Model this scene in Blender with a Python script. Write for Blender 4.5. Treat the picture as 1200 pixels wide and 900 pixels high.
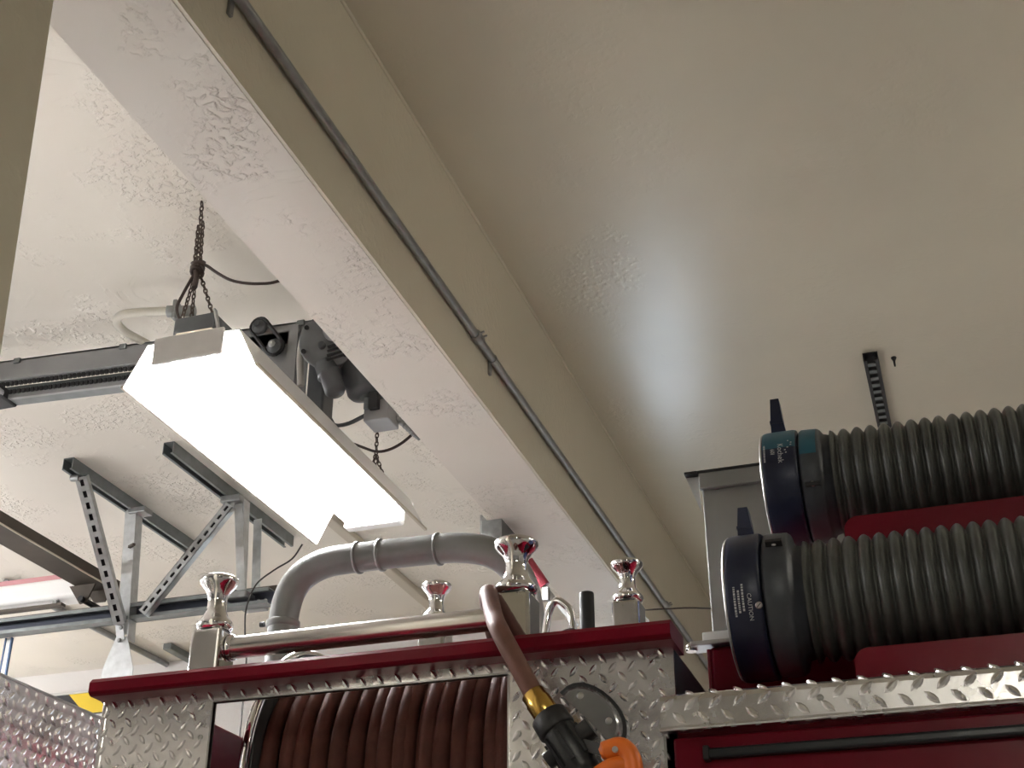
import bpy, bmesh, math, random
from mathutils import Vector, Matrix
random.seed(7)
PI = math.pi
V = Vector
for o in list(bpy.data.objects):
    bpy.data.objects.remove(o, do_unlink=True)
SC = bpy.context.scene
COL = SC.collection

# ------------------------------------------------------------------ camera, sky, exposure
cam_d = bpy.data.cameras.new('camera')
cam_d.sensor_width = 36.0
cam_d.lens = 48.0
cam_d.clip_start = 0.05
cam = bpy.data.objects.new('camera', cam_d)
COL.objects.link(cam)
cam.location = (0, 0, 1.6)
cam.rotation_euler = (PI/2 + math.radians(28.3136), 0, math.radians(18.412))
SC.camera = cam

world = bpy.data.worlds.new('daylight')
SC.world = world
world.use_nodes = True
wb = world.node_tree.nodes['Background']
wb.inputs[0].default_value = (0.72, 0.86, 1.0, 1)
wb.inputs[1].default_value = 5.5

SC.view_settings.view_transform = 'Standard'
SC.view_settings.look = 'None'
SC.view_settings.exposure = 1.0
SC.view_settings.gamma = 1.0
SC.view_settings.use_curve_mapping = False

TUBE_POWER = 95.0        # the lit four-lamp fixture in the far bay, and the added left-hand battens
TUBE_FAR = 50.0           # older yellower lamps in the near bay

BATTEN = 26.0            # bare tubes near the right-hand ceiling

# ------------------------------------------------------------------ materials
MATS = {}
def mat(name, col, rough=0.5, metal=0.0, spec=0.5, coat=0.0, emit=None, emit_s=0.0,
        var=0.0, var_scale=8.0, bump=0.0, bump_scale=40.0, rough_var=0.0):
    m = bpy.data.materials.new(name)
    m.use_nodes = True
    nt = m.node_tree
    b = nt.nodes['Principled BSDF']
    b.inputs['Base Color'].default_value = (*col, 1)
    b.inputs['Roughness'].default_value = rough
    b.inputs['Metallic'].default_value = metal
    b.inputs['Specular IOR Level'].default_value = spec
    b.inputs['Coat Weight'].default_value = coat
    b.inputs['Coat Roughness'].default_value = 0.08
    if emit:
        b.inputs['Emission Color'].default_value = (*emit, 1)
        b.inputs['Emission Strength'].default_value = emit_s
    if var or bump or rough_var:
        tc = nt.nodes.new('ShaderNodeTexCoord')
    if var or rough_var:
        n = nt.nodes.new('ShaderNodeTexNoise')
        n.inputs['Scale'].default_value = var_scale
        n.inputs['Detail'].default_value = 5
        nt.links.new(tc.outputs['Object'], n.inputs['Vector'])
    if var:
        r = nt.nodes.new('ShaderNodeMapRange')
        r.inputs[1].default_value = 0.3; r.inputs[2].default_value = 0.7
        r.inputs[3].default_value = 1 - var; r.inputs[4].default_value = 1 + var*0.4
        nt.links.new(n.outputs['Fac'], r.inputs[0])
        mx = nt.nodes.new('ShaderNodeMix'); mx.data_type = 'RGBA'; mx.blend_type = 'MULTIPLY'
        mx.inputs[0].default_value = 1.0
        mx.inputs[6].default_value = (*col, 1)
        nt.links.new(r.outputs[0], mx.inputs[7])
        nt.links.new(mx.outputs[2], b.inputs['Base Color'])
    if rough_var:
        r2 = nt.nodes.new('ShaderNodeMapRange')
        r2.inputs[1].default_value = 0.3; r2.inputs[2].default_value = 0.7
        r2.inputs[3].default_value = max(0.02, rough - rough_var); r2.inputs[4].default_value = rough + rough_var
        nt.links.new(n.outputs['Fac'], r2.inputs[0])
        nt.links.new(r2.outputs[0], b.inputs['Roughness'])
    if bump:
        n2 = nt.nodes.new('ShaderNodeTexNoise')
        n2.inputs['Scale'].default_value = bump_scale
        n2.inputs['Detail'].default_value = 4
        nt.links.new(tc.outputs['Object'], n2.inputs['Vector'])
        bp = nt.nodes.new('ShaderNodeBump')
        bp.inputs['Strength'].default_value = bump
        bp.inputs['Distance'].default_value = 0.01
        nt.links.new(n2.outputs['Fac'], bp.inputs['Height'])
        nt.links.new(bp.outputs[0], b.inputs['Normal'])
    MATS[name] = m
    return m

def plaster(name, col, rough, strength):
    """painted skip-trowel plaster: smooth areas with patches of raised crumbs and trowel ridges"""
    m = mat(name, col, rough)
    nt = m.node_tree; b = nt.nodes['Principled BSDF']
    N = nt.nodes.new; L = nt.links.new
    tc = N('ShaderNodeTexCoord')
    def noise(scale, detail, rgh=0.5, dist=0.0):
        n = N('ShaderNodeTexNoise'); n.inputs['Scale'].default_value = scale
        n.inputs['Detail'].default_value = detail; n.inputs['Roughness'].default_value = rgh
        n.inputs['Distortion'].default_value = dist
        L(tc.outputs['Object'], n.inputs['Vector']); return n
    def rng(src, a, c, lo=0.0, hi=1.0):
        r = N('ShaderNodeMapRange'); r.interpolation_type = 'SMOOTHSTEP'
        r.inputs[1].default_value = a; r.inputs[2].default_value = c
        r.inputs[3].default_value = lo; r.inputs[4].default_value = hi
        L(src, r.inputs[0]); return r
    patch = rng(noise(2.6, 3, 0.6).outputs['Fac'], 0.47, 0.60)
    crumbs = rng(noise(50, 3, 0.5, 0.3).outputs['Fac'], 0.46, 0.68)
    mul = N('ShaderNodeMath'); mul.operation = 'MULTIPLY'
    L(patch.outputs[0], mul.inputs[0]); L(crumbs.outputs[0], mul.inputs[1])
    ridge = rng(noise(3.2, 5, 0.55, 1.2).outputs['Fac'], 0.47, 0.50)
    ridge2 = rng(noise(1.1, 2).outputs['Fac'], 0.45, 0.6)
    mul2 = N('ShaderNodeMath'); mul2.operation = 'MULTIPLY'
    L(ridge.outputs[0], mul2.inputs[0]); L(ridge2.outputs[0], mul2.inputs[1])
    roll = noise(1.7, 2)
    s = N('ShaderNodeMath'); s.operation = 'MULTIPLY_ADD'
    L(mul2.outputs[0], s.inputs[0]); s.inputs[1].default_value = 0.30; L(mul.outputs[0], s.inputs[2])
    s2 = N('ShaderNodeMath'); s2.operation = 'MULTIPLY_ADD'
    L(roll.outputs['Fac'], s2.inputs[0]); s2.inputs[1].default_value = 2.0; L(s.outputs[0], s2.inputs[2])
    bp = N('ShaderNodeBump'); bp.inputs['Strength'].default_value = strength
    bp.inputs['Distance'].default_value = 0.004
    L(s2.outputs[0], bp.inputs['Height']); L(bp.outputs[0], b.inputs['Normal'])
    c = rng(noise(0.9, 4).outputs['Fac'], 0.3, 0.7, 0.93, 1.03)
    mx = N('ShaderNodeMix'); mx.data_type = 'RGBA'; mx.blend_type = 'MULTIPLY'; mx.inputs[0].default_value = 1
    mx.inputs[6].default_value = (*col, 1); L(c.outputs[0], mx.inputs[7]); L(mx.outputs[2], b.inputs['Base Color'])
    return m

plaster('cream_plaster', (0.78, 0.735, 0.65), 0.42, 1.0)
plaster('shaded_beam_plaster', (0.69, 0.645, 0.57), 0.42, 0.9)  # ceiling's plaster again, colour darkened to paint the soffit's shade against it
plaster('smooth_cream_paint', (0.71, 0.66, 0.525), 0.27, 0.13)
plaster('white_wall_paint', (0.78, 0.76, 0.74), 0.5, 0.2)
plaster('grey_wall_paint', (0.22, 0.215, 0.21), 0.5, 0.2)
mat('concrete_floor', (0.36, 0.35, 0.33), 0.55, var=0.2, var_scale=1.5)
mat('galvanized', (0.34, 0.35, 0.345), 0.42, 0.75, var=0.25, var_scale=30, rough_var=0.1)
mat('bright_galvanized', (0.54, 0.56, 0.56), 0.42, 0.5, var=0.2, var_scale=30, rough_var=0.1)
mat('strut_steel', (0.21, 0.23, 0.23), 0.45, 0.5, var=0.2, var_scale=20)
mat('grey_paint', (0.34, 0.345, 0.35), 0.45, 0.1, var=0.15)
mat('motor_grey', (0.12, 0.13, 0.14), 0.42, 0.1, var=0.2, var_scale=14)
mat('motor_face', (0.19, 0.20, 0.21), 0.4, 0.1, var=0.15, var_scale=20)
mat('black_steel', (0.02, 0.02, 0.022), 0.45, 0.3)
mat('brown_steel', (0.075, 0.058, 0.042), 0.65, 0.0, var=0.25)
mat('track_steel', (0.11, 0.12, 0.15), 0.32, 0.7, var=0.2)
mat('rusty_chain', (0.14, 0.11, 0.09), 0.6, 0.5, var=0.4, var_scale=60)
mat('black_cord', (0.03, 0.026, 0.024), 0.5)
mat('brown_cord', (0.055, 0.035, 0.03), 0.5)
mat('cream_conduit', (0.62, 0.59, 0.51), 0.4)
mat('beige_paint', (0.52, 0.47, 0.38), 0.45)
mat('white_enamel', (0.86, 0.86, 0.84), 0.3)
mat('fixture_grey', (0.60, 0.58, 0.55), 0.4, var=0.12, var_scale=10)
mat('lamp_lit', (0.9, 0.9, 0.9), 0.4, emit=(1.0, 0.985, 0.99), emit_s=TUBE_POWER)
mat('lamp_old', (0.9, 0.9, 0.9), 0.4, emit=(1.0, 0.95, 0.81), emit_s=TUBE_FAR)
mat('chrome', (0.86, 0.86, 0.88), 0.06, 1.0, bump=0.04, bump_scale=20)
mat('satin_rail', (0.62, 0.60, 0.58), 0.24, 1.0)
mat('tread_aluminium', (0.91, 0.90, 0.92), 0.26, 1.0, var=0.10, var_scale=9, rough_var=0.07, bump=0.03, bump_scale=120)
mat('maroon_paint', (0.15, 0.004, 0.014), 0.30, 0.0, spec=0.14, var=0.10, var_scale=5, bump=0.02, bump_scale=60)
mat('dark_maroon', (0.10, 0.006, 0.010), 0.5)
mat('grey_pipe', (0.25, 0.255, 0.255), 0.36, 0.35, var=0.18, var_scale=12, rough_var=0.08)
mat('shaded_hose_rubber', (0.095, 0.032, 0.024), 0.7, spec=0.25, var=0.35, var_scale=18)  # same hose as the lead, colour darkened for the shade in the reel box
mat('lead_rubber', (0.17, 0.078, 0.058), 0.6, spec=0.35, var=0.25, var_scale=18)
mat('brass', (0.62, 0.40, 0.10), 0.24, 1.0, var=0.15)
mat('black_rubber', (0.012, 0.012, 0.014), 0.5, bump=0.05, bump_scale=80)
mat('black_plastic', (0.016, 0.017, 0.020), 0.36)
mat('orange_plastic', (0.78, 0.17, 0.015), 0.38, var=0.12, var_scale=20)
mat('suction_rubber', (0.075, 0.078, 0.075), 0.38, var=0.3, var_scale=25)
mat('coupling_navy', (0.016, 0.021, 0.052), 0.38, 0.2, var=0.3, var_scale=14)
mat('coupling_teal', (0.018, 0.105, 0.160), 0.38, 0.1, var=0.3, var_scale=14)
mat('clamp_grey', (0.060, 0.066, 0.080), 0.42, 0.2, var=0.25, var_scale=16)
mat('bare_edge', (0.55, 0.55, 0.55), 0.35, 0.9)
mat('print_white', (0.55, 0.55, 0.57), 0.6)
mat('locker_grey', (0.27, 0.275, 0.27), 0.42, 0.45, var=0.15, var_scale=6)
mat('gasket', (0.014, 0.017, 0.021), 0.35)
mat('holder_grey', (0.42, 0.425, 0.43), 0.22, 0.85, var=0.15, var_scale=30)
mat('bed_canvas', (0.10, 0.095, 0.09), 0.8)
mat('lamp_batten', (0.9, 0.9, 0.9), 0.4, emit=(1.0, 0.94, 0.80), emit_s=BATTEN)
mat('blue_paint', (0.05, 0.12, 0.26), 0.4)
mat('red_paint', (0.30, 0.03, 0.05), 0.4)
mat('pink_edge', (0.55, 0.27, 0.29), 0.5)
mat('window_frame', (0.7, 0.7, 0.68), 0.4)
g = bpy.data.materials.new('window_glass'); g.use_nodes = True
gb = g.node_tree.nodes['Principled BSDF']
gb.inputs['Transmission Weight'].default_value = 1.0; gb.inputs['Roughness'].default_value = 0.0
gb.inputs['IOR'].default_value = 1.01; MATS['window_glass'] = g
mat('hazard_yellow', (0.78, 0.56, 0.03), 0.5)
mat('hazard_black', (0.025, 0.025, 0.03), 0.5)

# ------------------------------------------------------------------ builders
def frame_of(d, ref=None):
    d = V(d).normalized()
    ref = V(ref) if ref else (V((0, 0, 1)) if abs(d.z) < 0.95 else V((0, 1, 0)))
    u = ref.cross(d)
    if u.length < 1e-6:
        u = V((1, 0, 0)).cross(d)
    u.normalize()
    return d, u, d.cross(u).normalized()

class MB:
    def __init__(s):
        s.v = []; s.f = []; s.sm = []
    def add(s, vs, fs, smooth=False):
        k = len(s.v)
        s.v += [V(p) for p in vs]
        for f in fs:
            s.f.append([i + k for i in f]); s.sm.append(smooth)
        return s
    def box(s, a, b):
        x0, y0, z0 = [min(a[i], b[i]) for i in range(3)]; x1, y1, z1 = [max(a[i], b[i]) for i in range(3)]
        return s.add([(x0,y0,z0),(x1,y0,z0),(x1,y1,z0),(x0,y1,z0),(x0,y0,z1),(x1,y0,z1),(x1,y1,z1),(x0,y1,z1)],
                     [(0,3,2,1),(4,5,6,7),(0,1,5,4),(1,2,6,5),(2,3,7,6),(3,0,4,7)])
    def bbox(s, a, b, r=0.004, seg=2):
        bm = bmesh.new(); bmesh.ops.create_cube(bm, size=1)
        c = [(a[i]+b[i])/2 for i in range(3)]; d = [abs(b[i]-a[i]) for i in range(3)]
        bmesh.ops.scale(bm, vec=d, verts=bm.verts); bmesh.ops.translate(bm, vec=c, verts=bm.verts)
        bmesh.ops.bevel(bm, geom=bm.edges[:], offset=min(r, min(d)*0.45), segments=seg, affect='EDGES', profile=0.5)
        s.add([v.co.copy() for v in bm.verts], [[v.index for v in f.verts] for f in bm.faces], False); bm.free(); return s
    def prism(s, poly, d, smooth=False):
        """poly: 3D points in one plane; extruded by vector d"""
        n = len(poly); d = V(d)
        vs = [V(p) for p in poly] + [V(p) + d for p in poly]
        fs = [tuple(range(n-1, -1, -1)), tuple(range(n, 2*n))] + [(i, (i+1) % n, n+(i+1) % n, n+i) for i in range(n)]
        return s.add(vs, fs, smooth)
    def bar(s, p0, p1, w, h, ref=None):
        """rectangular bar, w across u, h across v"""
        d, u, v = frame_of(V(p1)-V(p0), ref); p0 = V(p0)
        poly = [p0 + u*a*w/2 + v*b*h/2 for a, b in ((-1,-1),(1,-1),(1,1),(-1,1))]
        return s.prism(poly, V(p1)-p0)
    def lathe(s, o, d, prof, seg=32, ref=None, smooth=True, caps=True):
        """prof: list of (distance along d, radius)"""
        d, u, v = frame_of(d, ref); o = V(o); k = len(s.v); n = len(prof)
        vs = []
        for t, r in prof:
            for i in range(seg):
                a = 2*PI*i/seg
                vs.append(o + d*t + u*(r*math.cos(a)) + v*(r*math.sin(a)))
        fs = []
        for j in range(n-1):
            for i in range(seg):
                fs.append((j*seg+i, j*seg+(i+1) % seg, (j+1)*seg+(i+1) % seg, (j+1)*seg+i))
        s.add(vs, fs, smooth)
        if caps:
            s.add([vs[i] for i in range(seg)], [tuple(range(seg-1, -1, -1))])
            s.add([vs[(n-1)*seg+i] for i in range(seg)], [tuple(range(seg))])
        return s
    def cyl(s, p0, p1, r, seg=20, r1=None):
        L = (V(p1)-V(p0)).length
        return s.lathe(p0, V(p1)-V(p0), [(0, r), (L, r if r1 is None else r1)], seg)
    def tube(s, pts, r, seg=12, closed=False, smooth=True, caps=True):
        pts = [V(p) for p in pts]; n = len(pts); vs = []
        up = None
        for i, p in enumerate(pts):
            if closed: t = pts[(i+1) % n] - pts[i-1]
            else: t = pts[min(i+1, n-1)] - pts[max(i-1, 0)]
            t.normalize()
            if up is None: up = frame_of(t)[1]
            up = (up - t*up.dot(t)).normalized(); w = t.cross(up)
            rr = r[i] if isinstance(r, (list, tuple)) else r
            for k in range(seg):
                a = 2*PI*k/seg
                vs.append(p + up*(rr*math.cos(a)) + w*(rr*math.sin(a)))
        fs = []
        for j in range(n if closed else n-1):
            for k in range(seg):
                a = j*seg; b = ((j+1) % n)*seg
                fs.append((a+k, a+(k+1) % seg, b+(k+1) % seg, b+k))
        s.add(vs, fs, smooth)
        if not closed and caps:
            s.add(vs[:seg], [tuple(range(seg-1, -1, -1))]); s.add(vs[-seg:], [tuple(range(seg))])
        return s
    def build(s, name, m, parent=None):
        if parent is None:
            lo = [min(p[i] for p in s.v) for i in range(3)]; hi = [max(p[i] for p in s.v) for i in range(3)]
            off = V(((lo[0]+hi[0])/2, (lo[1]+hi[1])/2, lo[2]))
        else:
            off = V((0, 0, 0)); q = parent
            while q: off += q.location; q = q.parent
        me = bpy.data.meshes.new(name)
        me.from_pydata([tuple(p - off) for p in s.v], [], s.f)
        me.polygons.foreach_set('use_smooth', s.sm)
        bm = bmesh.new(); bm.from_mesh(me); bmesh.ops.recalc_face_normals(bm, faces=bm.faces[:]); bm.to_mesh(me); bm.free()
        me.materials.append(MATS[m]); me.update()
        o = bpy.data.objects.new(name, me); COL.objects.link(o)
        if parent is None: o.location = off
        else: o.parent = parent
        return o

def smooth_path(pts, n=8):
    """Catmull-Rom through the points"""
    P = [V(p) for p in pts]; P = [P[0]*2-P[1]] + P + [P[-1]*2-P[-2]]; out = []
    for i in range(1, len(P)-2):
        a, b, c, d = P[i-1:i+3]
        for k in range(n):
            t = k/n
            out.append(0.5*((2*b) + (c-a)*t + (2*a-5*b+4*c-d)*t*t + (3*b-a-3*c+d)*t**3))
    out.append(P[-2]); return out

def thing(name, label, cat, loc=(0, 0, 0), group=None):
    o = bpy.data.objects.new(name, None); COL.objects.link(o); o.location = loc
    o.empty_display_size = 0.1
    o['label'] = label; o['category'] = cat
    if group: o['group'] = group
    return o
def tag(o, label, cat, group=None):
    o['label'] = label; o['category'] = cat
    if group: o['group'] = group
    return o
def struct(o, label=None):
    o['kind'] = 'structure'
    if label: o['label'] = label
    return o
def stuff(o):
    o['kind'] = 'stuff'; return o
def copy_tree(o, parent=None, delta=None):
    c = o.copy(); COL.objects.link(c); c.parent = parent
    if delta is not None: c.location = o.location + V(delta)
    for ch in list(o.children): copy_tree(ch, c)
    return c

def treads(mb, o, u, v, n, w, h, pitch=0.031, row=0.0155, size=0.0112, wid=0.0036, ht=0.0038, ok=None, slant=0.9):
    """raised diamond lugs: rows slanting one way then the other"""
    o, u, v, n = V(o), V(u), V(v), V(n)
    nr = int(h/row)
    for j in range(nr):
        b = (j+0.5)*row; sgn = 1 if j % 2 else -1
        off = 0 if j % 2 else pitch/2
        for i in range(int(w/pitch)+1):
            a = i*pitch + off + pitch*0.25
            if a < size*0.5 or a > w-size*0.5 or (ok and not ok(a, b)): continue
            c = o + u*a + v*b
            L = (u*math.cos(slant*sgn) + v*math.sin(slant*sgn)); W = n.cross(L)
            out = ((1, 0), (.5, 1), (0, 1.25), (-.5, 1), (-1, 0), (-.5, -1), (0, -1.25), (.5, -1))
            b0 = [c + L*size*p + W*wid*q for p, q in out]
            b1 = [c + L*size*p*.80 + W*wid*q*.62 + n*ht*.72 for p, q in out]
            top = [c + L*size*.5 + n*ht, c - L*size*.5 + n*ht]
            fs = [(k, (k+1) % 8, 8+(k+1) % 8, 8+k) for k in range(8)]
            fs += [(8, 9, 16), (9, 10, 16), (10, 17, 16), (10, 11, 17), (11, 12, 17), (12, 13, 17), (13, 14, 17), (14, 16, 17), (14, 15, 16), (15, 8, 16)]
            mb.add(b0+b1+top, fs, False)
    return mb

# ------------------------------------------------------------------ room shell
ZC, ZB = 3.83, 3.28
X0, X1, Y0, Y1 = -7.0, 4.6, -4.0, 6.4
struct(MB().box((X0, Y0, -0.1), (X1, Y1, 0)).build('floor', 'concrete_floor'), 'grey concrete apparatus bay floor')
struct(MB().box((X0-.2, Y0-.2, ZC), (X1+.2, Y1+.2, ZC+.15)).build('ceiling', 'cream_plaster'), 'cream painted plaster ceiling with trowelled texture')
struct(MB().box((X0-.2, Y0, 0), (X0, Y1, ZC)).build('wall_left', 'white_wall_paint'), 'white painted wall of the bay')
struct(MB().box((X1, Y0, 0), (X1+.2, Y1, ZC)).build('wall_right', 'white_wall_paint'), 'white painted wall of the bay')
struct(MB().box((X0-.2, Y0-.2, 0), (X1+.2, Y0, ZC)).build('wall_front', 'grey_wall_paint'), 'grey painted wall of the bay')
WX0, WX1, WZ0, WZ1 = -1.48, -1.06, 1.6, 2.75
wbk = MB()
wbk.box((X0-.2, Y1, 0), (WX0, Y1+.2, ZC)); wbk.box((WX1, Y1, 0), (X1+.2, Y1+.2, ZC))
wbk.box((WX0, Y1, 0), (WX1, Y1+.2, WZ0)); wbk.box((WX0, Y1, WZ1), (WX1, Y1+.2, ZC))
struct(wbk.build('wall_back', 'white_wall_paint'), 'white painted back wall of the bay')
wf = MB()
for a, b in (((WX0, WZ0), (WX0+.05, WZ1)), ((WX1-.05, WZ0), (WX1, WZ1)), ((WX0+.05, WZ0), (WX1-.05, WZ0+.05)),
             ((WX0+.05, WZ1-.05), (WX1-.05, WZ1)), ((WX0+.05, 2.19), (WX1-.05, 2.22))):
    wf.box((a[0], Y1+.06, a[1]), (b[0], Y1+.12, b[1]))
win = struct(wf.build('window_1', 'window_frame'), 'narrow daylight window in the back wall')
for z0, z1 in ((WZ0+.05, 2.19), (2.22, WZ1-.05)):
    MB().box((WX0+.05, Y1+.085, z0), (WX1-.05, Y1+.091, z1)).build('pane', 'window_glass', win)

# beam running the depth of the bay, its side towards the near bay smooth, soffit trowelled
bm_side = MB().box((-1.332, Y0, ZB), (-1.10, Y1, ZC)).build('ceiling_beam', 'shaded_beam_plaster')
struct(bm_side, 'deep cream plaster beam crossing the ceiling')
MB().box((-1.1, Y0, ZB+0.002), (-1.092, Y1, ZC)).build('side_skin', 'smooth_cream_paint', bm_side)
near_ceiling = MB().box((-1.092, Y0, ZC-0.006), (X1, Y1, ZC)).build('ceiling_skin', 'smooth_cream_paint', bpy.data.objects['ceiling'])
# paint bead where beam side meets the ceiling
bead = MB().tube([(-1.0905, Y0+.02, ZC-.010), (-1.0905, Y1-.02, ZC-.010)], 0.0055, 6).build('corner_bead', 'smooth_cream_paint', bm_side)
colm = MB().add([(-1.36, .55, 0), (-0.93, .55, 0), (-0.93, 1.2, 0), (-1.36, 1.2, 0),
                 (-1.36, .55, ZB), (-1.118, .55, ZB), (-1.118, 1.2, ZB), (-1.36, 1.2, ZB)],
                [(0,3,2,1),(4,5,6,7),(0,1,5,4),(1,2,6,5),(2,3,7,6),(3,0,4,7)]).build('wall_column', 'smooth_cream_paint')
struct(colm, 'cream painted pier carrying the ceiling beam')

# ------------------------------------------------------------------ fire engine
fe = thing('fire_engine', 'maroon fire engine with diamond tread plate panels and chrome rollers', 'fire engine', (0.2, 2.6, 0))
PX0, PX1, PZ1 = -1.410, -0.407, 2.236      # reel box front plate
OX0, OX1, OZ1 = -1.194, -0.673, 2.2175     # its opening
FY = 2.0
# main body below and to the right
MB().box((PX0+.01, FY+.02, 0.35), (2.6, 3.3, 1.55)).build('lower_body', 'maroon_paint', fe)
MB().box((-0.425, FY, 1.55), (2.6, 2.30, 2.15)).build('side_body', 'maroon_paint', fe)
MB().bbox((-0.405, 2.30, 1.55), (2.6, 3.3, 2.325), 0.008).build('upper_body', 'maroon_paint', fe)
MB().box((-1.3, 2.1, 0), (-0.9, 3.2, 0.4)).build('under_frame', 'black_steel', fe)
MB().box((1.6, 2.1, 0), (2.1, 3.2, 0.4)).build('under_frame', 'black_steel', fe)
# reel box: front plate with opening
fp = MB()
fp.box((PX0, FY, 1.6), (OX0, FY+.006, PZ1)).box((OX1, FY, 1.6), (PX1, FY+.006, PZ1)).box((OX0, FY, OZ1), (OX1, FY+.006, PZ1))
plate = fp.build('tread_plate', 'tread_aluminium', fe)
def ok(a, b):
    x = PX0 + a; z = 1.6 + b
    return not (OX0-.008 < x < OX1+.008 and z < OZ1+.004) and z < PZ1-.006 and z > 1.9
stuff(treads(MB(), (PX0, FY, 1.6), (1,0,0), (0,0,1), (0,-1,0), PX1-PX0, PZ1-1.6, ok=ok).build('tread_lugs', 'tread_aluminium', plate))
fl = MB()   # folded flanges round the opening and outer corners
fl.box((OX0-.003, FY-.0015, 1.6), (OX0, FY+.010, OZ1)).box((OX1, FY-.0015, 1.6), (OX1+.003, FY+.010, OZ1)).box((OX0, FY-.0015, OZ1), (OX1, FY+.010, OZ1+.003))
fl.build('opening_flange', 'bare_edge', plate)
MB().cyl((PX0+.004, FY+.006, 1.6), (PX0+.004, FY+.006, PZ1), 0.008, 12).build('corner_edge', 'tread_aluminium', plate)
sp = MB().box((PX0-.002, FY+.01, 1.6), (PX0+.004, 2.62, PZ1)).build('box_side', 'tread_aluminium', fe)
MB().box((PX1-.006, FY+.006, 1.6), (PX1, 2.29, 2.234)).build('box_side', 'black_steel', fe)
MB().box((PX0+.01, FY+.01, 1.60), (PX1-.01, 2.62, 1.64)).build('box_floor', 'dark_maroon', fe)
MB().box((-1.262, 2.07, 1.64), (-1.25, 2.60, 2.207)).build('inner_wall', 'maroon_paint', fe)
# screws in the plate
scr = MB().lathe((0,0,0), (0,-1,0), [(0, .0052), (.0015, .0052), (.0028, .0032), (.003, .0006)], 12)
scr.add([(-.0035,-.0031,-.0007),(.0035,-.0031,-.0007),(.0035,-.0031,.0007),(-.0035,-.0031,.0007)], [(0,1,2,3)])
first = None
for x, z in ((-1.372, 2.222), (-1.175, 2.227), (-1.055, 2.227), (-0.93, 2.227), (-0.80, 2.227), (-0.72, 2.227), (-0.432, 2.213), (-1.213, 2.155), (-0.655, 2.117), (-0.655, 2.225)):
    if first is None:
        first = scr.build('screw', 'bare_edge', None); first.parent = plate
        first.location = V((x, FY, z)) - fe.location; base = first
    else:
        c = base.copy(); COL.objects.link(c); c.location = V((x, FY, z)) - fe.location
# maroon rail capping the box
lip = MB()
y0, y1 = 1.955, 2.0
prof = [(1.957, 2.238), (1.953, 2.242), (1.953, 2.258), (1.960, 2.2655), (2.05, 2.2655), (2.05, 2.236), (1.962, 2.236)]
lip.prism([(-1.412, y, z) for y, z in prof], (1.012, 0, 0))
lip.build('deck_rail', 'maroon_paint', fe)
MB().bbox((-1.412, 2.05, 2.236), (-1.36, 2.62, 2.2655), .004).build('deck_rail', 'maroon_paint', fe)
MB().bbox((-1.36, 2.56, 2.236), (-0.50, 2.62, 2.2655), .004).build('deck_rail', 'maroon_paint', fe)

# chrome hose rollers on square blocks
def roller(x, y, zb, zt, bw, R, z0):
    h = zt - zb
    blk = MB().bbox((x-bw/2, y-bw/2, z0), (x+bw/2, y+bw/2, zb), 0.006, 3).build('roller_block', 'chrome', fe)
    pr = [(0.0, R*.72), (.002, R*.90), (.05*h+.002, R*.96), (.10*h, R*1.0), (.15*h, R*.98), (.20*h, R*.88), (.27*h, R*.70), (.36*h, R*.57),
          (.47*h, R*.52), (.58*h, R*.52), (.66*h, R*.57), (.74*h, R*.70), (.80*h, R*.86), (.85*h, R*.97), (.885*h, R*1.03), (.93*h, R*1.05), (.965*h, R*1.02), (.985*h, R*.93), (h, R*.80)]
    MB().lathe((x, y, zb), (0,0,1), pr, 36).build('chrome_roller', 'chrome', fe)
    MB().lathe((x, y, zb-.002), (0,0,1), [(0, R*.86), (.006, R*.86)], 28).build('roller_seat', 'black_rubber', fe)
roller(-1.259, 2.085, 2.372, 2.476, .060, .0335, 2.2655)
roller(-0.686, 2.085, 2.376, 2.476, .064, .0365, 2.2655)
roller(-0.592, 2.5, 2.490, 2.577, .056, .0305, 1.60)
roller(-0.996, 2.5, 2.492, 2.577, .056, .0300, 2.2655)
rail = MB().cyl((-1.235, 2.095, 2.343), (-0.715, 2.095, 2.344), .0200, 28).build('guide_rail', 'satin_rail', fe)
MB().lathe((-1.228, 2.095, 2.343), (1,0,0), [(0, .024), (.006, .0235), (.008, .020)], 28).build('rail_collar', 'chrome', rail)
MB().lathe((-0.722, 2.095, 2.344), (-1,0,0), [(0, .024), (.006, .0235), (.008, .020)], 28).build('rail_collar', 'chrome', rail)
MB().bbox((-1.275, 2.086, 2.2655), (-1.233, 2.104, 2.33), .003).build('rail_foot', 'chrome', rail)
# arched grab handle, black stub, bracket behind the right roller
MB().tube(smooth_path([(-0.742, 2.42, 2.27), (-0.738, 2.42, 2.42), (-0.722, 2.42, 2.478), (-0.70, 2.42, 2.474), (-0.684, 2.42, 2.435), (-0.676, 2.42, 2.27)]), .0075, 12).build('grab_handle', 'chrome', fe)
MB().lathe((-0.595, 2.2, 2.2655), (0,0,1), [(0, .013), (.143, .013), (.145, .0125), (.146, .009)], 20).build('rubber_stop', 'black_rubber', fe)
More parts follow.
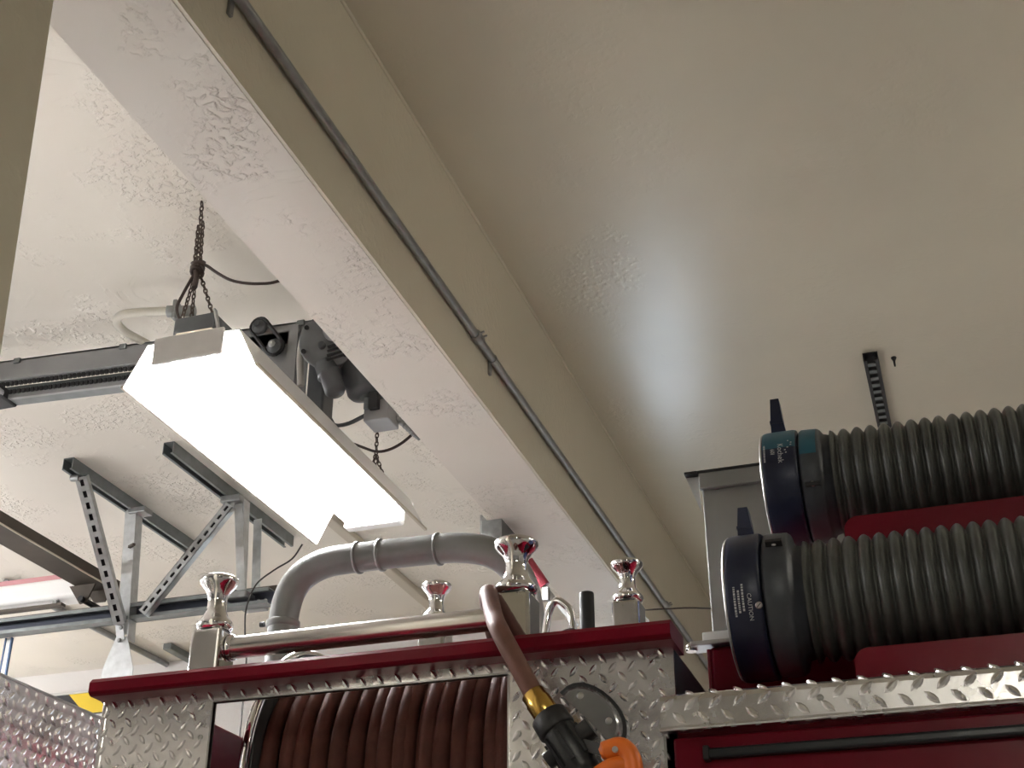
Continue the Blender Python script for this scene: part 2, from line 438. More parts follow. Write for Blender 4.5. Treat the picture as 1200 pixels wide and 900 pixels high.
# pipe elbow across the deck
pp = smooth_path([(-1.398, 2.6, 2.27), (-1.399, 2.6, 2.50), (-1.396, 2.6, 2.60), (-1.372, 2.6, 2.66), (-1.318, 2.6, 2.692), (-1.24, 2.6, 2.699), (-1.06, 2.6, 2.697), (-0.98, 2.6, 2.692), (-0.915, 2.61, 2.676), (-0.87, 2.63, 2.64), (-0.85, 2.65, 2.58), (-0.845, 2.66, 2.50), (-0.845, 2.66, 2.27)], 8)
pipe = MB().tube(pp, .033, 24).build('deck_pipe', 'grey_pipe', fe)
for x, z in ((-1.225, 2.6990), (-1.170, 2.6985), (-1.034, 2.6955)):
    MB().lathe((x-.004, 2.6, z), (1,0,0), [(0, .033), (.001, .0365), (.007, .0365), (.008, .033)], 28).build('joint_ring', 'grey_pipe', pipe)
MB().lathe((-1.399, 2.6, 2.555), (0,0,1), [(0, .034), (.002, .0375), (.014, .0375), (.016, .034)], 28).build('joint_ring', 'grey_pipe', pipe)
MB().lathe((-1.437, 2.585, 2.563), (-1,0,0), [(0, .006), (.01, .006), (.011, .004)], 10).build('clamp_bolt', 'black_steel', pipe)

# tread plate of the neighbouring compartment, facing along the engine
cw = MB().box((-1.72, 1.2, 1.3), (-1.60, 2.9, 2.288)).build('cab_wall', 'tread_aluminium', fe)
stuff(treads(MB(), (-1.60, 1.55, 1.980), (0,1,0), (0,0,1), (1,0,0), 1.0, 0.306, pitch=.029, row=.0145, ht=.0042, wid=.0042).build('tread_lugs', 'tread_aluminium', cw))
MB().box((-1.722, 1.2, 2.288), (-1.597, 2.9, 2.292)).build('top_edge', 'bare_edge', cw)
MB().box((-2.4, 1.2, 0.3), (-1.722, 3.3, 2.28)).build('cab_body', 'maroon_paint', fe)
MB().box((-2.4, 1.2, 2.28), (-1.722, 3.3, 2.288)).build('cab_deck', 'tread_aluminium', fe)
MB().box((PX0+.01, 2.63, 1.55), (-0.41, 3.3, 1.558)).build('hose_bed', 'bed_canvas', fe)
MB().box((-0.3, 2.6, 2.325), (2.6, 3.3, 2.3255)).build('top_deck', 'tread_aluminium', fe)

# bull-nosed tread strip along the hose tray
prof = [(2.0, 2.103), (1.970, 2.101), (1.969, 2.1035), (1.981, 2.110), (1.982, 2.148), (1.984, 2.155), (1.990, 2.159), (2.0, 2.160), (2.03, 2.160), (2.03, 2.150), (2.0, 2.150)]
ts = MB().prism([(-0.428, y, z) for y, z in prof], (2.9, 0, 0)).build('tread_strip', 'tread_aluminium', fe)
tl = treads(MB(), (-0.426, 1.982, 2.1105), (1,0,0), (0,0,1), (0,-1,0), 2.0, 0.045, pitch=.036, row=.0205, size=.0145, wid=.0050, ht=.0040, slant=0.75)
treads(tl, (-0.426, 1.9765, 2.1005), (1,0,0), (0,.80,.60), (0,-.6,.8), 2.0, 0.013, pitch=.036, row=.0125, size=.0125, wid=.0030, ht=.0026, slant=0.42)
treads(tl, (-0.410, 1.9835, 2.1535), (1,0,0), (0,.75,.66), (0,-.66,.75), 2.0, 0.0145, pitch=.036, row=.014, size=.0115, wid=.0034, ht=.0038, slant=0.7)
stuff(tl.build('tread_lugs', 'tread_aluminium', ts))
for x in (-0.193, 0.22):
    c = base.copy(); COL.objects.link(c); c.parent = ts; c.location = V((x, 1.982, 2.128)) - fe.location; c.scale = (1.1, 1.6, 1.1)
# gasketed compartment door below
dr = MB().bbox((-0.412, 1.988, 1.3), (2.5, 2.0, 2.094), .004).build('compartment_door', 'maroon_paint', fe)
MB().bbox((-0.363, 1.972, 2.0575), (2.45, 1.989, 2.073), .005, 3).build('door_gasket', 'gasket', dr)
MB().bbox((-0.366, 1.968, 2.055), (-0.357, 1.989, 2.076), .002).build('gasket_end', 'black_steel', dr)
MB().box((-0.428, 1.996, 1.6), (-0.424, 2.0, 2.1)).build('corner_edge', 'bare_edge', fe)
MB().cyl((-0.405, 2.302, 2.16), (-0.405, 2.302, 2.32), .004, 10).build('corner_edge', 'maroon_paint', fe)

# hose cradles: bent plates with rounded front corners
def cradle(y, x0, z0, z1, r, zfloor, ydepth):
    pts = [(x0, y, z0)]
    for k in range(9):
        a = PI - k/8*PI/2
        pts.append((x0+r+r*math.cos(a), y, z1-r+r*math.sin(a)))
    pts += [(2.3, y, z1), (2.3, y, z0)]
    m = MB().prism(pts, (0, .005, 0))
    m.box((x0+.02, y+.005, zfloor-.005), (2.3, y+ydepth, zfloor))
    m.box((x0+.02, y+ydepth-.005, zfloor), (2.3, y+ydepth, z1))
    for xx in (0.0, 0.7, 1.4, 2.1):
        m.box((xx, y+.02, 2.15), (xx+.05, y+ydepth-.02, zfloor-.004))
    return m.build('hose_cradle', 'maroon_paint', fe)
cradle(2.043, -0.143, 2.152, 2.2195, .022, 2.2175, .215)
cradle(2.252, -0.148, 2.33, 2.5145, .024, 2.512, .215)
# trim on the corner of the upper body
MB().bbox((-0.435, 2.285, 2.325), (-0.30, 2.335, 2.333), .002).build('corner_trim', 'bare_edge', fe)
MB().bbox((-0.415, 2.30, 2.333), (-0.345, 2.33, 2.352), .002).build('corner_bracket', 'white_enamel', fe)
MB().lathe((-0.437, 2.31, 2.322), (0,0,1), [(0, .010), (.006, .011), (.014, .008), (.017, .002)], 14).build('corner_knob', 'chrome', fe)

# chrome nozzle rest on the plate: half-oval cup with two screws
A = V((-0.582, 1.99, 2.1745)); B = V((-0.500, 1.99, 2.089))
ax = (B-A).normalized(); nn = V((-ax.z, 0, ax.x)); nn = nn if nn.x > 0 else -nn
Ln = (B-A).length
def half_oval(s, lift):
    out = []
    for k in range(15):
        a = PI*k/14
        out.append(A + ax*(Ln/2 - math.cos(a)*Ln/2*s) + nn*(math.sin(a)**0.8*0.044*s) + V((0, lift, 0)))
    return out
hd = MB()
o0, o1, o2 = half_oval(1.0, .010), half_oval(1.0, -.002), half_oval(.86, -.010)
n = len(o0)
hd.add(o0+o1+o2, [(i, i+1, n+i+1, n+i) for i in range(n-1)] + [(n+i, n+i+1, 2*n+i+1, 2*n+i) for i in range(n-1)], True)
hd.add(o2, [tuple(range(n))]); hd.add([o0[0], o1[0], o2[0], o2[-1], o1[-1], o0[-1]], [(0,1,2,3,4,5)])
hold = hd.build('nozzle_rest', 'holder_grey', fe)
rg = MB(); r0, r1 = half_oval(1.10, .0095), half_oval(1.10, .002)
rg.add(r0+r1, [(i, i+1, n+i+1, n+i) for i in range(n-1)]); rg.add(r1, [tuple(range(n))]); rg.build('rest_gasket', 'black_rubber', hold)
for t, w in ((.27, .014), (.78, .016)):
    c = base.copy(); COL.objects.link(c); c.parent = hold; c.location = A + ax*Ln*t + nn*w + V((0, -.0095, 0)) - fe.location; c.scale = (1.25, 1.25, 1.25)

# galvanised box standing on the body behind the suction hoses
lk = thing('equipment_box', 'plain galvanised steel box standing behind the suction hoses', 'box', (-0.15, 3.05, 2.325))
MB().bbox((-0.500, 2.9, 2.325), (0.25, 3.2, 2.915), .003).build('box_body', 'locker_grey', lk)
MB().bbox((-0.504, 2.885, 2.885), (0.254, 2.902, 2.926), .003).build('top_flange', 'locker_grey', lk)
MB().box((-0.506, 2.883, 2.924), (0.256, 3.2, 2.930)).build('lid_edge', 'black_steel', lk)
MB().prism([(-0.506, 2.9, 2.925), (-0.536, 2.9, 2.925), (-0.506, 2.9, 2.835)], (0, .004, 0)).build('gusset', 'bright_galvanized', lk)
MB().box((-0.536, 2.88, 2.923), (-0.506, 2.905, 2.929)).build('gusset_edge', 'black_steel', lk)

# ------------------------------------------------------------------ hose reel and booster hose
hr = thing('hose_reel', 'reel with chrome rimmed flange inside the tread plate opening', 'hose reel', (-0.93, 2.33, 1.64))
RC = V((0, 2.375, 2.115))
MB().lathe((-1.172, RC.y, RC.z), (1,0,0), [(0, .05), (0, .279), (.006, .279), (.006, .05)], 64).build('reel_flange', 'black_steel', hr)
MB().tube([(-1.181, RC.y+0.282*math.cos(2*PI*k/72), RC.z+0.282*math.sin(2*PI*k/72)) for k in range(72)], .0085, 12, closed=True).build('flange_rim', 'chrome', hr)
MB().lathe((-0.655, RC.y, RC.z), (1,0,0), [(0, .05), (0, .279), (.006, .279), (.006, .05)], 64).build('reel_flange', 'black_steel', hr)
MB().cyl((-1.17, RC.y, RC.z), (-0.65, RC.y, RC.z), .215, 40).build('reel_drum', 'black_steel', hr)
for x in (-1.205, -0.625):
    MB().bbox((x-.012, 2.335, 1.64), (x+.012, 2.415, 2.13), .004).build('reel_stand', 'black_steel', hr)

bh = thing('booster_hose', 'dark red-brown rubber hose wound on the reel, end looped over the chrome rail', 'hose', (-0.93, 2.33, 1.85))
def ring(R, r, seg=44, s=10):
    return MB().tube([(0, R*math.cos(2*PI*k/seg), R*math.sin(2*PI*k/seg)) for k in range(seg)], r, s, closed=True)
cm = ring(.244, .0158).build('hose_turn', 'shaded_hose_rubber', bh); cm.data.transform(Matrix.Translation(bh.location))
nturn = 16
for i in range(nturn):
    c = cm if i == 0 else cm.copy()
    if i: COL.objects.link(c)
    x = -1.146 + i*.0313
    dz = [0, .006, -.004, .002, .004, -.003, .0, .012, .018, .004, .016, .020, .008, .018, .022, .010][i]
    c.location = V((x + random.uniform(-.003, .003), RC.y - dz*.6, RC.z)) - bh.location
    c.rotation_euler = (random.uniform(0, 6), random.uniform(-.015, .015), random.uniform(-.035, .035))
# a few crossing turns on top
for x, rz, dr in ((-0.905, .05, 1.03), (-0.842, -.05, 1.04), (-0.735, .06, 1.05), (-0.70, -.03, 1.04)):
    c = cm.copy(); COL.objects.link(c); c.location = V((x, RC.y, RC.z)) - bh.location
    c.rotation_euler = (1, 0, rz); c.scale = (1, dr, dr)
lead = smooth_path([(-0.72, 2.18, 2.25), (-0.738, 2.165, 2.30), (-0.745, 2.13, 2.345), (-0.737, 2.085, 2.377), (-0.725, 2.055, 2.376), (-0.712, 2.027, 2.352), (-0.691, 1.985, 2.308), (-0.660, 1.927, 2.262), (-0.627, 1.912, 2.203), (-0.598, 1.908, 2.150)], 8)
MB().tube(lead, .0150, 18).build('hose_lead', 'lead_rubber', bh)

nz = thing('spray_nozzle', 'black nozzle with brass coupling and orange handle hanging before the tread plate', 'nozzle', (-0.56, 1.91, 2.0))
N0 = V((-0.603, 1.908, 2.157)); ND = (V((-0.513, 1.905, 2.020)) - N0).normalized()
MB().lathe(N0, ND, [(0, .0165), (.001, .0185), (.014, .0185), (.016, .0200), (.040, .0200), (.043, .0185)], 30).build('brass_coupling', 'brass', nz)
MB().lathe(N0+ND*.041, ND, [(0, .0235), (.003, .0275), (.028, .0290), (.031, .0275), (.031, .024)], 28).build('nozzle_collar', 'black_rubber', nz)
bd = MB().lathe(N0+ND*.070, ND, [(0, .0250), (.010, .0265), (.060, .0265), (.066, .0235), (.085, .0235), (.088, .030), (.150, .033), (.155, .028)], 28)
nb = bd.build('nozzle_body', 'black_plastic', nz)
rib = MB()
for k in range(8):
    a = 2*PI*k/8; d, u, v = frame_of(ND)
    q = N0 + ND*.078 + (u*math.cos(a)+v*math.sin(a))*.0265
    rib.bar(q, q+ND*.050, .006, .006, ref=(u*math.cos(a)+v*math.sin(a)))
rib.build('grip_rib', 'black_plastic', nb)
side = V((ND.z*-1, 0, ND.x)).normalized(); side = side if side.x > 0 else -side
MB().cyl(N0+ND*.098+side*.02, N0+ND*.098+side*.043, .016, 20).build('valve_boss', 'black_plastic', nb)
MB().cyl(N0+ND*.098-side*.02, N0+ND*.098-side*.038, .013, 20).build('valve_boss', 'black_plastic', nb)
P = N0+ND*.105
Q = V((-0.485, 1.893, 2.061))
MB().tube(smooth_path([Q+V((-.012, 0, -.004)), Q, Q+V((.018, 0, .002)), Q+V((.031, 0, -.014)), Q+V((.033, 0, -.045)), Q+V((.020, 0, -.085)), Q+V((-.020, 0, -.115))], 6),
          [.010, .011, .0125] + [.0145]*34, 14).build('bail_handle', 'orange_plastic', nz)
MB().tube(smooth_path([Q+V((.022, 0, -.022)), Q+V((.004, -.003, -.024)), Q+V((-.020, -.004, -.038)), Q+V((-.040, -.004, -.060))], 6), .0125, 12).build('handle_web', 'orange_plastic', nz)
MB().bar(P+ND*.010+side*.02+V((0,-.010,0)), Q+V((-.006, -.004, -.002)), .012, .016).build('handle_link', 'black_plastic', nz)
MB().cyl(Q+V((.012, -.008, -.003)), Q+V((.012, -.0145, -.003)), .0045, 12).build('handle_screw', 'bare_edge', nz)

# ------------------------------------------------------------------ suction hoses
def text_on_cylinder(txt, size, x_base, theta0, yc, zc, R, m, parent, name='lettering'):
    cu = bpy.data.curves.new('txt', 'FONT'); cu.body = txt; cu.size = size; cu.resolution_u = 2
    to = bpy.data.objects.new('txt', cu); COL.objects.link(to)
    dg = bpy.context.evaluated_depsgraph_get()
    me = bpy.data.meshes.new_from_object(to.evaluated_get(dg))
    bpy.data.objects.remove(to, do_unlink=True)
    bm = bmesh.new(); bm.from_mesh(me)
    mb = MB()
    vs = []
    for v in bm.verts:
        th = theta0 - v.co.x/R
        vs.append((x_base + v.co.y, yc - R*math.cos(th), zc + R*math.sin(th)))
    mb.add(vs, [[v.index for v in f.verts] for f in bm.faces])
    bm.free(); bpy.data.meshes.remove(me)
    return mb.build(name, m, parent)
def patch(mb, x0, x1, t0, t1, yc, zc, R):
    k = 4
    vs = []
    for i in range(k+1):
        t = t0 + (t1-t0)*i/k
        vs += [(x0, yc-R*math.cos(t), zc+R*math.sin(t)), (x1, yc-R*math.cos(t), zc+R*math.sin(t))]
    mb.add(vs, [(2*i, 2*i+1, 2*i+3, 2*i+2) for i in range(k)])

def suction(name, label, yc, zc, xcap, xgap, xhose, Rcap, cmat, lug_h, bolt_t):
    t = thing(name, label, 'suction hose', (0.6, yc, zc-.11), 'hard suction hoses')
    R, pitch = .0985, .0240
    prof = []
    k = 10; nrib = 58
    for i in range(nrib*k+1):
        a = 2*PI*i/k
        s = (0.5+0.5*math.cos(a))
        prof.append((i*pitch/k, R - .0115*(1-s**0.45)))
    MB().lathe((xhose, yc, zc), (1,0,0), prof, 56).build('corrugated_hose', 'suction_rubber', t)
    L = xgap - xcap
    cap = MB().lathe((xcap, yc, zc), (1,0,0), [(0, Rcap*.80), (0, Rcap*.955), (.004, Rcap*.985), (.010, Rcap), (L-.006, Rcap), (L-.002, Rcap*.985), (L, Rcap*.93)], 64).build('coupling_ring', cmat, t)
    MB().lathe((xcap-.0008, yc, zc), (1,0,0), [(0, Rcap*.93), (0, Rcap*.962), (.004, Rcap*.988), (.0045, Rcap*.975)], 64, caps=False).build('bare_rim', 'bare_edge', cap)
    L2 = xhose - xgap
    MB().lathe((xgap, yc, zc), (1,0,0), [(-.004, Rcap*.86), (.002, Rcap*.90), (.003, Rcap*.955), (.008, Rcap*.975), (L2*.62, Rcap*.965), (L2*.70, Rcap*.93), (L2*.78, R*.95), (L2*1.1, R*.90)], 64).build('clamp_sleeve', 'clamp_grey', t)
    # worn bolt seat on the sleeve
    th = bolt_t; Rs = Rcap*.97
    out = V((0, -math.cos(th), math.sin(th))); tan = V((0, math.sin(th), math.cos(th)))
    c = V((xgap+L2*.38, yc, zc)) + out*Rs
    MB().bar(c-V((.013,0,0)), c+V((.013,0,0)), .020, .007, ref=tan).build('bolt_recess', 'black_rubber', t)
    MB().lathe(c+out*.002, out, [(0, .005), (.003, .005), (.004, .003)], 8).build('clamp_bolt', 'bare_edge', t)
    # lifting lug
    zt = zc + Rcap - .006
    xl = xcap + .026
    lug = [(xl-.012, yc-.008, zt), (xl+.018, yc-.008, zt), (xl+.012, yc-.008, zt+lug_h*.45), (xl+.008, yc-.008, zt+lug_h), (xl-.008, yc-.008, zt+lug_h), (xl-.011, yc-.008, zt+lug_h*.5)]
    MB().prism(lug, (0, .030, 0)).build('lug', cmat, t)
    MB().box((xl-.0125, yc-.0095, zt+lug_h*.38), (xl+.0120, yc+.023, zt+lug_h*.46)).build('lug_step', cmat, t)
    return t, cap
lo, locap = suction('suction_hose', 'ribbed hose with navy coupling printed CAUTION, in the cradle above the tread strip', 2.155, 2.3365, -0.330, -0.271, -0.207, .1195, 'coupling_navy', .062, 0.62)
up_, upcap = suction('suction_hose', 'ribbed hose with faded teal-topped coupling, in the higher cradle before the galvanised box', 2.362, 2.6265, -0.281, -0.215, -0.157, .1085, 'coupling_navy', .085, -0.36)
# sun-faded teal on the upper half of the upper coupling
fade = MB()
def shell(mb, prof, yc, zc, t0, t1, seg=20):
    k0 = len(mb.v); vs = []
    for x, r in prof:
        for i in range(seg+1):
            t = t0 + (t1-t0)*i/seg
            vs.append((x, yc-r*math.cos(t), zc+r*math.sin(t)))
    fs = [(j*(seg+1)+i, j*(seg+1)+i+1, (j+1)*(seg+1)+i+1, (j+1)*(seg+1)+i) for j in range(len(prof)-1) for i in range(seg)]
    mb.add(vs, fs, True)
shell(fade, [(-0.276, .1076), (-0.270, .1090), (-0.222, .1090), (-0.217, .1072)], 2.362, 2.6265, .38, 2.4)
shell(fade, [(-0.211, .1040), (-0.207, .1063), (-0.181, .1053)], 2.362, 2.6265, .20, 2.4)
fade.build('faded_band', 'coupling_teal', upcap)
Rl = .1201
text_on_cylinder('CAUTION', .0095, -0.2930, -0.13, 2.155, 2.3365, Rl, 'print_white', locap)
pm = MB()
for j, (x0, t0, t1) in enumerate(((-0.3015, -.00, -.34), (-0.3080, -.08, -.37), (-0.3145, -.03, -.40))):
    t = t0
    while t > t1:
        w = random.uniform(.012, .035); patch(pm, x0, x0+.0032, t, t-w, 2.155, 2.3365, Rl); t -= w + .010
pm.build('fine_print', 'print_white', locap)
cth = -.30
out = V((0, -math.cos(cth), math.sin(cth))); c = V((-0.2765, 2.155, 2.3365)) + out*.1185
MB().lathe(c, out, [(0, .0058), (.002, .0056), (.0026, .004)], 16).build('set_screw', 'bare_edge', locap)
d, u, v = frame_of(out)
MB().bar(c+out*.0026-(u+v)*.003, c+out*.0026+(u+v)*.003, .0012, .0006, ref=out).build('screw_slot', 'black_steel', locap)
Ru = .1097
text_on_cylinder('Kochek', .0145, -0.2480, .47, 2.362, 2.6265, Ru, 'print_white', upcap)
text_on_cylinder('60I', .0110, -0.2610, .36, 2.362, 2.6265, Ru, 'print_white', upcap)
pm = MB(); t = .46
while t > .12:
    w = random.uniform(.010, .03); patch(pm, -0.2735, -0.2705, t, t-w, 2.362, 2.6265, Ru); t -= w + .008
for k in range(6):   # dotted swirl of the maker's mark
    a = .54 - k*.055; xo = -0.2305 + .006*math.sin(k*1.1)
    patch(pm, xo, xo+.0028, a, a-.022, 2.362, 2.6265, Ru)
pm.build('fine_print', 'print_white', upcap)

# ------------------------------------------------------------------ conduit on the beam
cd = thing('electrical_conduit', 'thin galvanised conduit clipped along the side of the ceiling beam', 'conduit', (-1.08, 3, 3.42))
MB().cyl((-1.079, Y0+.03, 3.447), (-1.079, Y1-.01, 3.425), .0115, 16).build('conduit_pipe', 'galvanized', cd)
for y in (2.93, 5.2):
    MB().lathe((-1.079, y, 3.432), (0,1,0), [(0, .0125), (.002, .0155), (.036, .0155), (.038, .0125)], 14).build('conduit_coupling', 'galvanized', cd)
    for yy in (y+.008, y+.030):
        MB().cyl((-1.079, yy, 3.432), (-1.055, yy, 3.440), .0032, 8).build('coupling_screw', 'galvanized', cd)
for y in (1.62, 3.07, 4.7):
    MB().lathe((-1.079, y, 3.432), (0,1,0), [(0, .0135), (.012, .0135)], 14).build('pipe_strap', 'galvanized', cd)
    MB().bbox((-1.092, y-.001, 3.385), (-1.084, y+.013, 3.432), .002).build('strap_tab', 'galvanized', cd)

# metal bracket hanging under the beam edge
bk = thing('beam_bracket', 'small galvanised sheet bracket fixed under the ceiling beam', 'bracket', (-1.35, 3.86, 3.17))
MB().box((-1.372, 3.80, 3.19), (-1.366, 3.99, 3.30)).build('bracket_plate', 'bright_galvanized', bk)
MB().prism([(-1.366, 3.80, 3.279), (-1.30, 3.80, 3.279), (-1.30, 3.80, 3.205), (-1.366, 3.80, 3.225)], (0, .006, 0)).build('bracket_plate', 'galvanized', bk)
MB().box((-1.306, 3.806, 3.195), (-1.30, 3.99, 3.279)).build('bracket_plate', 'strut_steel', bk)
# slotted strut on the near ceiling
def strut_channel(name, label, x, ya, yb, z, w=.041, h=.041, m='strut_steel', slots=True, group=None, m2='strut_steel'):
    t = thing(name, label, 'strut', (x, (ya+yb)/2, z-h), group)
    b = MB().box((x-w/2, ya, z-.003), (x+w/2, yb, z)).box((x-w/2, ya, z-h), (x-w/2+.003, yb, z-.003)).box((x+w/2-.003, ya, z-h), (x+w/2, yb, z-.003))
    b.box((x-w/2+.003, ya, z-h), (x-w/2+.011, yb, z-h+.003)).box((x+w/2-.011, ya, z-h), (x+w/2-.003, yb, z-h+.003))
    b.build('channel', m, t)
    return t
st = strut_channel('strut_channel', 'short slotted steel strut fixed to the near ceiling above the suction hoses', -0.117, 4.08, 5.3, ZC-.006, .048, .030, 'black_steel')
for k in range(16):
    y = 4.11 + k*.05
    MB().box((-0.131, y, ZC-.033), (-0.103, y+.022, ZC-.029)).build('slot_bridge', 'strut_steel', st)
tag(MB().lathe((-0.045, 4.14, ZC-.040), (0,0,1), [(0, .003), (.02, .004), (.03, .009), (.034, .009)], 10).build('ceiling_hook', 'black_steel'), 'tiny screw hook in the ceiling beside the slotted strut', 'hook')
# thin cable from roller to box
tag(MB().tube(smooth_path([(-0.60, 2.66, 2.53), (-0.62, 2.80, 2.578), (-0.55, 2.86, 2.594), (-0.499, 2.905, 2.602)], 5), .002, 6).build('signal_wire', 'black_cord'), 'thin dark wire running to the galvanised box', 'wire')

# ------------------------------------------------------------------ fluorescent fixture
def fixture(label, loc, lamp, group=None):
    """loc = centre of the opening at reflector level; runs along +Y from 0 to 1.13"""
    x, y, z = loc
    f = thing('fluorescent_fixture', label, 'light fixture', (x, y, z), group)
    Lf = 1.12
    w0, w1, h1 = .128, .185, .110
    # top pan and flared reflectors, made of thin sheet
    MB().box((x-w0, y+.02, z+h1), (x+w0, y+Lf+.06, z+h1+.004)).build('reflector_pan', 'white_enamel', f)
    for s in (-1, 1):
        MB().prism([(x+s*w0, y+.02, z+h1+.004), (x+s*w1, y+.02, z), (x+s*(w1+.003), y+.02, z), (x+s*(w0+.003), y+.02, z+h1+.004)], (0, Lf, 0)).build('side_reflector', 'white_enamel', f)
        MB().box((x+s*w1, y+.02, z-.002), (x+s*(w1+.008), y+.02+Lf, z+.006)).build('reflector_lip', 'beige_paint', f)
    # housing channel above
    MB().prism([(x-.062, y+.02, z+h1+.004), (x-.050, y+.02, z+h1+.022), (x+.050, y+.02, z+h1+.022), (x+.062, y+.02, z+h1+.004)], (0, Lf+.06, 0)).build('housing', 'beige_paint', f)
    MB().bbox((x-.100, y, z+.040), (x+.098, y+.010, z+.116), .004).build('end_plate', 'fixture_grey', f)
    MB().bbox((x-.098, y+Lf+.055, z+.060), (x+.098, y+Lf+.066, z+.120), .004).build('end_plate', 'white_enamel', f)
    MB().bbox((x-.098, y+Lf+.02, z+.044), (x+.098, y+Lf+.066, z+.064), .009, 3).build('socket_tray', 'white_enamel', f)
    for k in range(4):
        lx = x - .075 + k*.050
        MB().cyl((lx, y+.035, z+.070), (lx, y+Lf+.015, z+.070), .0155, 16).build('lamp_tube', lamp, f)
        for yy in (y+.018, y+Lf+.012):
            MB().lathe((lx, yy, z+.070), (0,1,0), [(0, .017), (.003, .019), (.016, .019), (.019, .017)], 16).build('lamp_socket', 'white_enamel', f)
    return f
fx = fixture('lit four-tube fluorescent fixture hanging on chains beside the ceiling beam', (-1.70, 2.545, 3.222), 'lamp_lit')
FX = V((-1.70, 2.545, 3.222))
# chains
def chain(mb, a, b, link=.017, r=.0017):
    a, b = V(a), V(b); d, u, v = frame_of(b-a); n = int((b-a).length/(link*.74))
    for i in range(n):
        c = a + (b-a)*((i+.5)/n); w = u if i % 2 else v
        pts = []
        for k in range(10):
            t = 2*PI*k/10
            pts.append(c + d*(math.sin(t)*link*.5) + w*(math.cos(t)*link*.27))
        mb.tube(pts, r, 5, closed=True)
    return mb
K = V((-1.764, 2.641, 3.606))
chn = MB(); chain(chn, (-1.781, 2.646, 3.825), K, .020, .0022)
chain(chn, (-1.772, 2.650, 3.76), K + V((.004, .004, .0)), .018, .0022); chain(chn, (-1.778, 2.640, 3.74), K + V((-.008, -.004, 0)), .018, .0022)
chain(chn, K, (-1.800, 2.64, 3.395), .018, .002); chain(chn, K+V((-.006,.006,-.01)), (-1.775, 2.66, 3.375), .018, .002)
chain(chn, K, (-1.672, 2.64, 3.375), .018, .002); chain(chn, (-1.800, 2.64, 3.395), (-1.803, 2.62, 3.34), .018, .0022)
chn.build('hanging_chain', 'rusty_chain', fx)
K2 = V((-1.632, 3.55, 3.44))
ch2 = MB(); chain(ch2, (-1.634, 3.55, 3.825), K2, .020, .002); chain(ch2, K2, (-1.660, 3.53, 3.347), .018, .002)
chain(ch2, K2, (-1.632, 3.55, 3.347), .018, .002); chain(ch2, K2, (-1.601, 3.57, 3.34), .018, .002)
ch2.build('hanging_chain', 'rusty_chain', fx)
jb = MB().bbox((-1.785, 2.60, 3.348), (-1.668, 2.80, 3.424), .003).build('ballast_box', 'motor_grey', fx)
MB().bar((-1.668, 2.60, 3.43), (-1.642, 2.60, 3.33), .005, .014).build('hanger_strap', 'bright_galvanized', fx)

# power cord tied to the chain
pc = thing('power_cord', 'dark power cord knotted round the chain above the lit fixture', 'cord', tuple(K))
MB().tube(smooth_path([K+V((.012,0,.004)), (-1.735, 2.64, 3.602), (-1.70, 2.64, 3.572), (-1.66, 2.64, 3.543), (-1.62, 2.645, 3.528), (-1.575, 2.65, 3.520), (-1.53, 2.66, 3.524), (-1.44, 2.68, 3.56), (-1.335, 2.70, 3.60)], 6), .0042, 8).build('cord', 'brown_cord', pc)
kn = MB()
for k in range(4):
    c = K + V((0, 0, .012 - k*.010))
    kn.tube([c + V((.016*math.cos(t), .016*math.sin(t), .007*math.sin(t*1+k))) for t in [2*PI*i/14 for i in range(14)]], .0042, 7, closed=True)
kn.build('knot', 'brown_cord', pc)
MB().tube(smooth_path([K+V((.002,-.01,-.02)), (-1.757, 2.63, 3.565), (-1.755, 2.625, 3.53)], 5), .0075, 8).build('cord_tail', 'brown_cord', pc)
MB().tube(smooth_path([K+V((-.006,-.006,-.03)), (-1.785, 2.62, 3.510), (-1.797, 2.62, 3.470), (-1.785, 2.63, 3.43), (-1.770, 2.65, 3.41)], 5), .0042, 8).build('cord', 'brown_cord', pc)
# cord sagging beside the far chain
tag(MB().tube(smooth_path([(-1.74, 3.46, 3.48), (-1.655, 3.5, 3.446), (-1.61, 3.5, 3.425), (-1.57, 3.5, 3.424), (-1.53, 3.5, 3.438), (-1.488, 3.5, 3.468), (-1.40, 3.5, 3.55), (-1.334, 3.5, 3.60)], 6), .0045, 8).build('slack_cord', 'brown_cord'), 'dark cord sagging past the chain at the fixture end by the pipe', 'cord')

# cream conduit bend at the opener rail
uc = thing('bent_conduit', 'cream conduit with a hairpin bend above the opener rail', 'conduit', (-2.18, 3.0, 3.70))
MB().tube(smooth_path([(-2.02, 2.992, 3.72), (-2.09, 2.972, 3.72), (-2.16, 2.955, 3.72), (-2.215, 2.952, 3.72), (-2.252, 2.985, 3.72), (-2.258, 3.045, 3.72), (-2.232, 3.11, 3.715), (-2.205, 3.16, 3.70)], 6), .0135, 12).build('conduit_pipe', 'cream_conduit', uc)
MB().lathe((-2.075, 2.9765, 3.72), (.96, .27, 0), [(0, .0135), (.002, .018), (.022, .018), (.024, .015), (.030, .015), (.032, .023), (.040, .023), (.043, .017), (.085, .017), (.087, .012)], 14).build('connector', 'galvanized', uc)
MB().bbox((-2.055, 2.97, 3.69), (-2.042, 2.992, 3.755), .003).build('connector_ear', 'galvanized', uc)

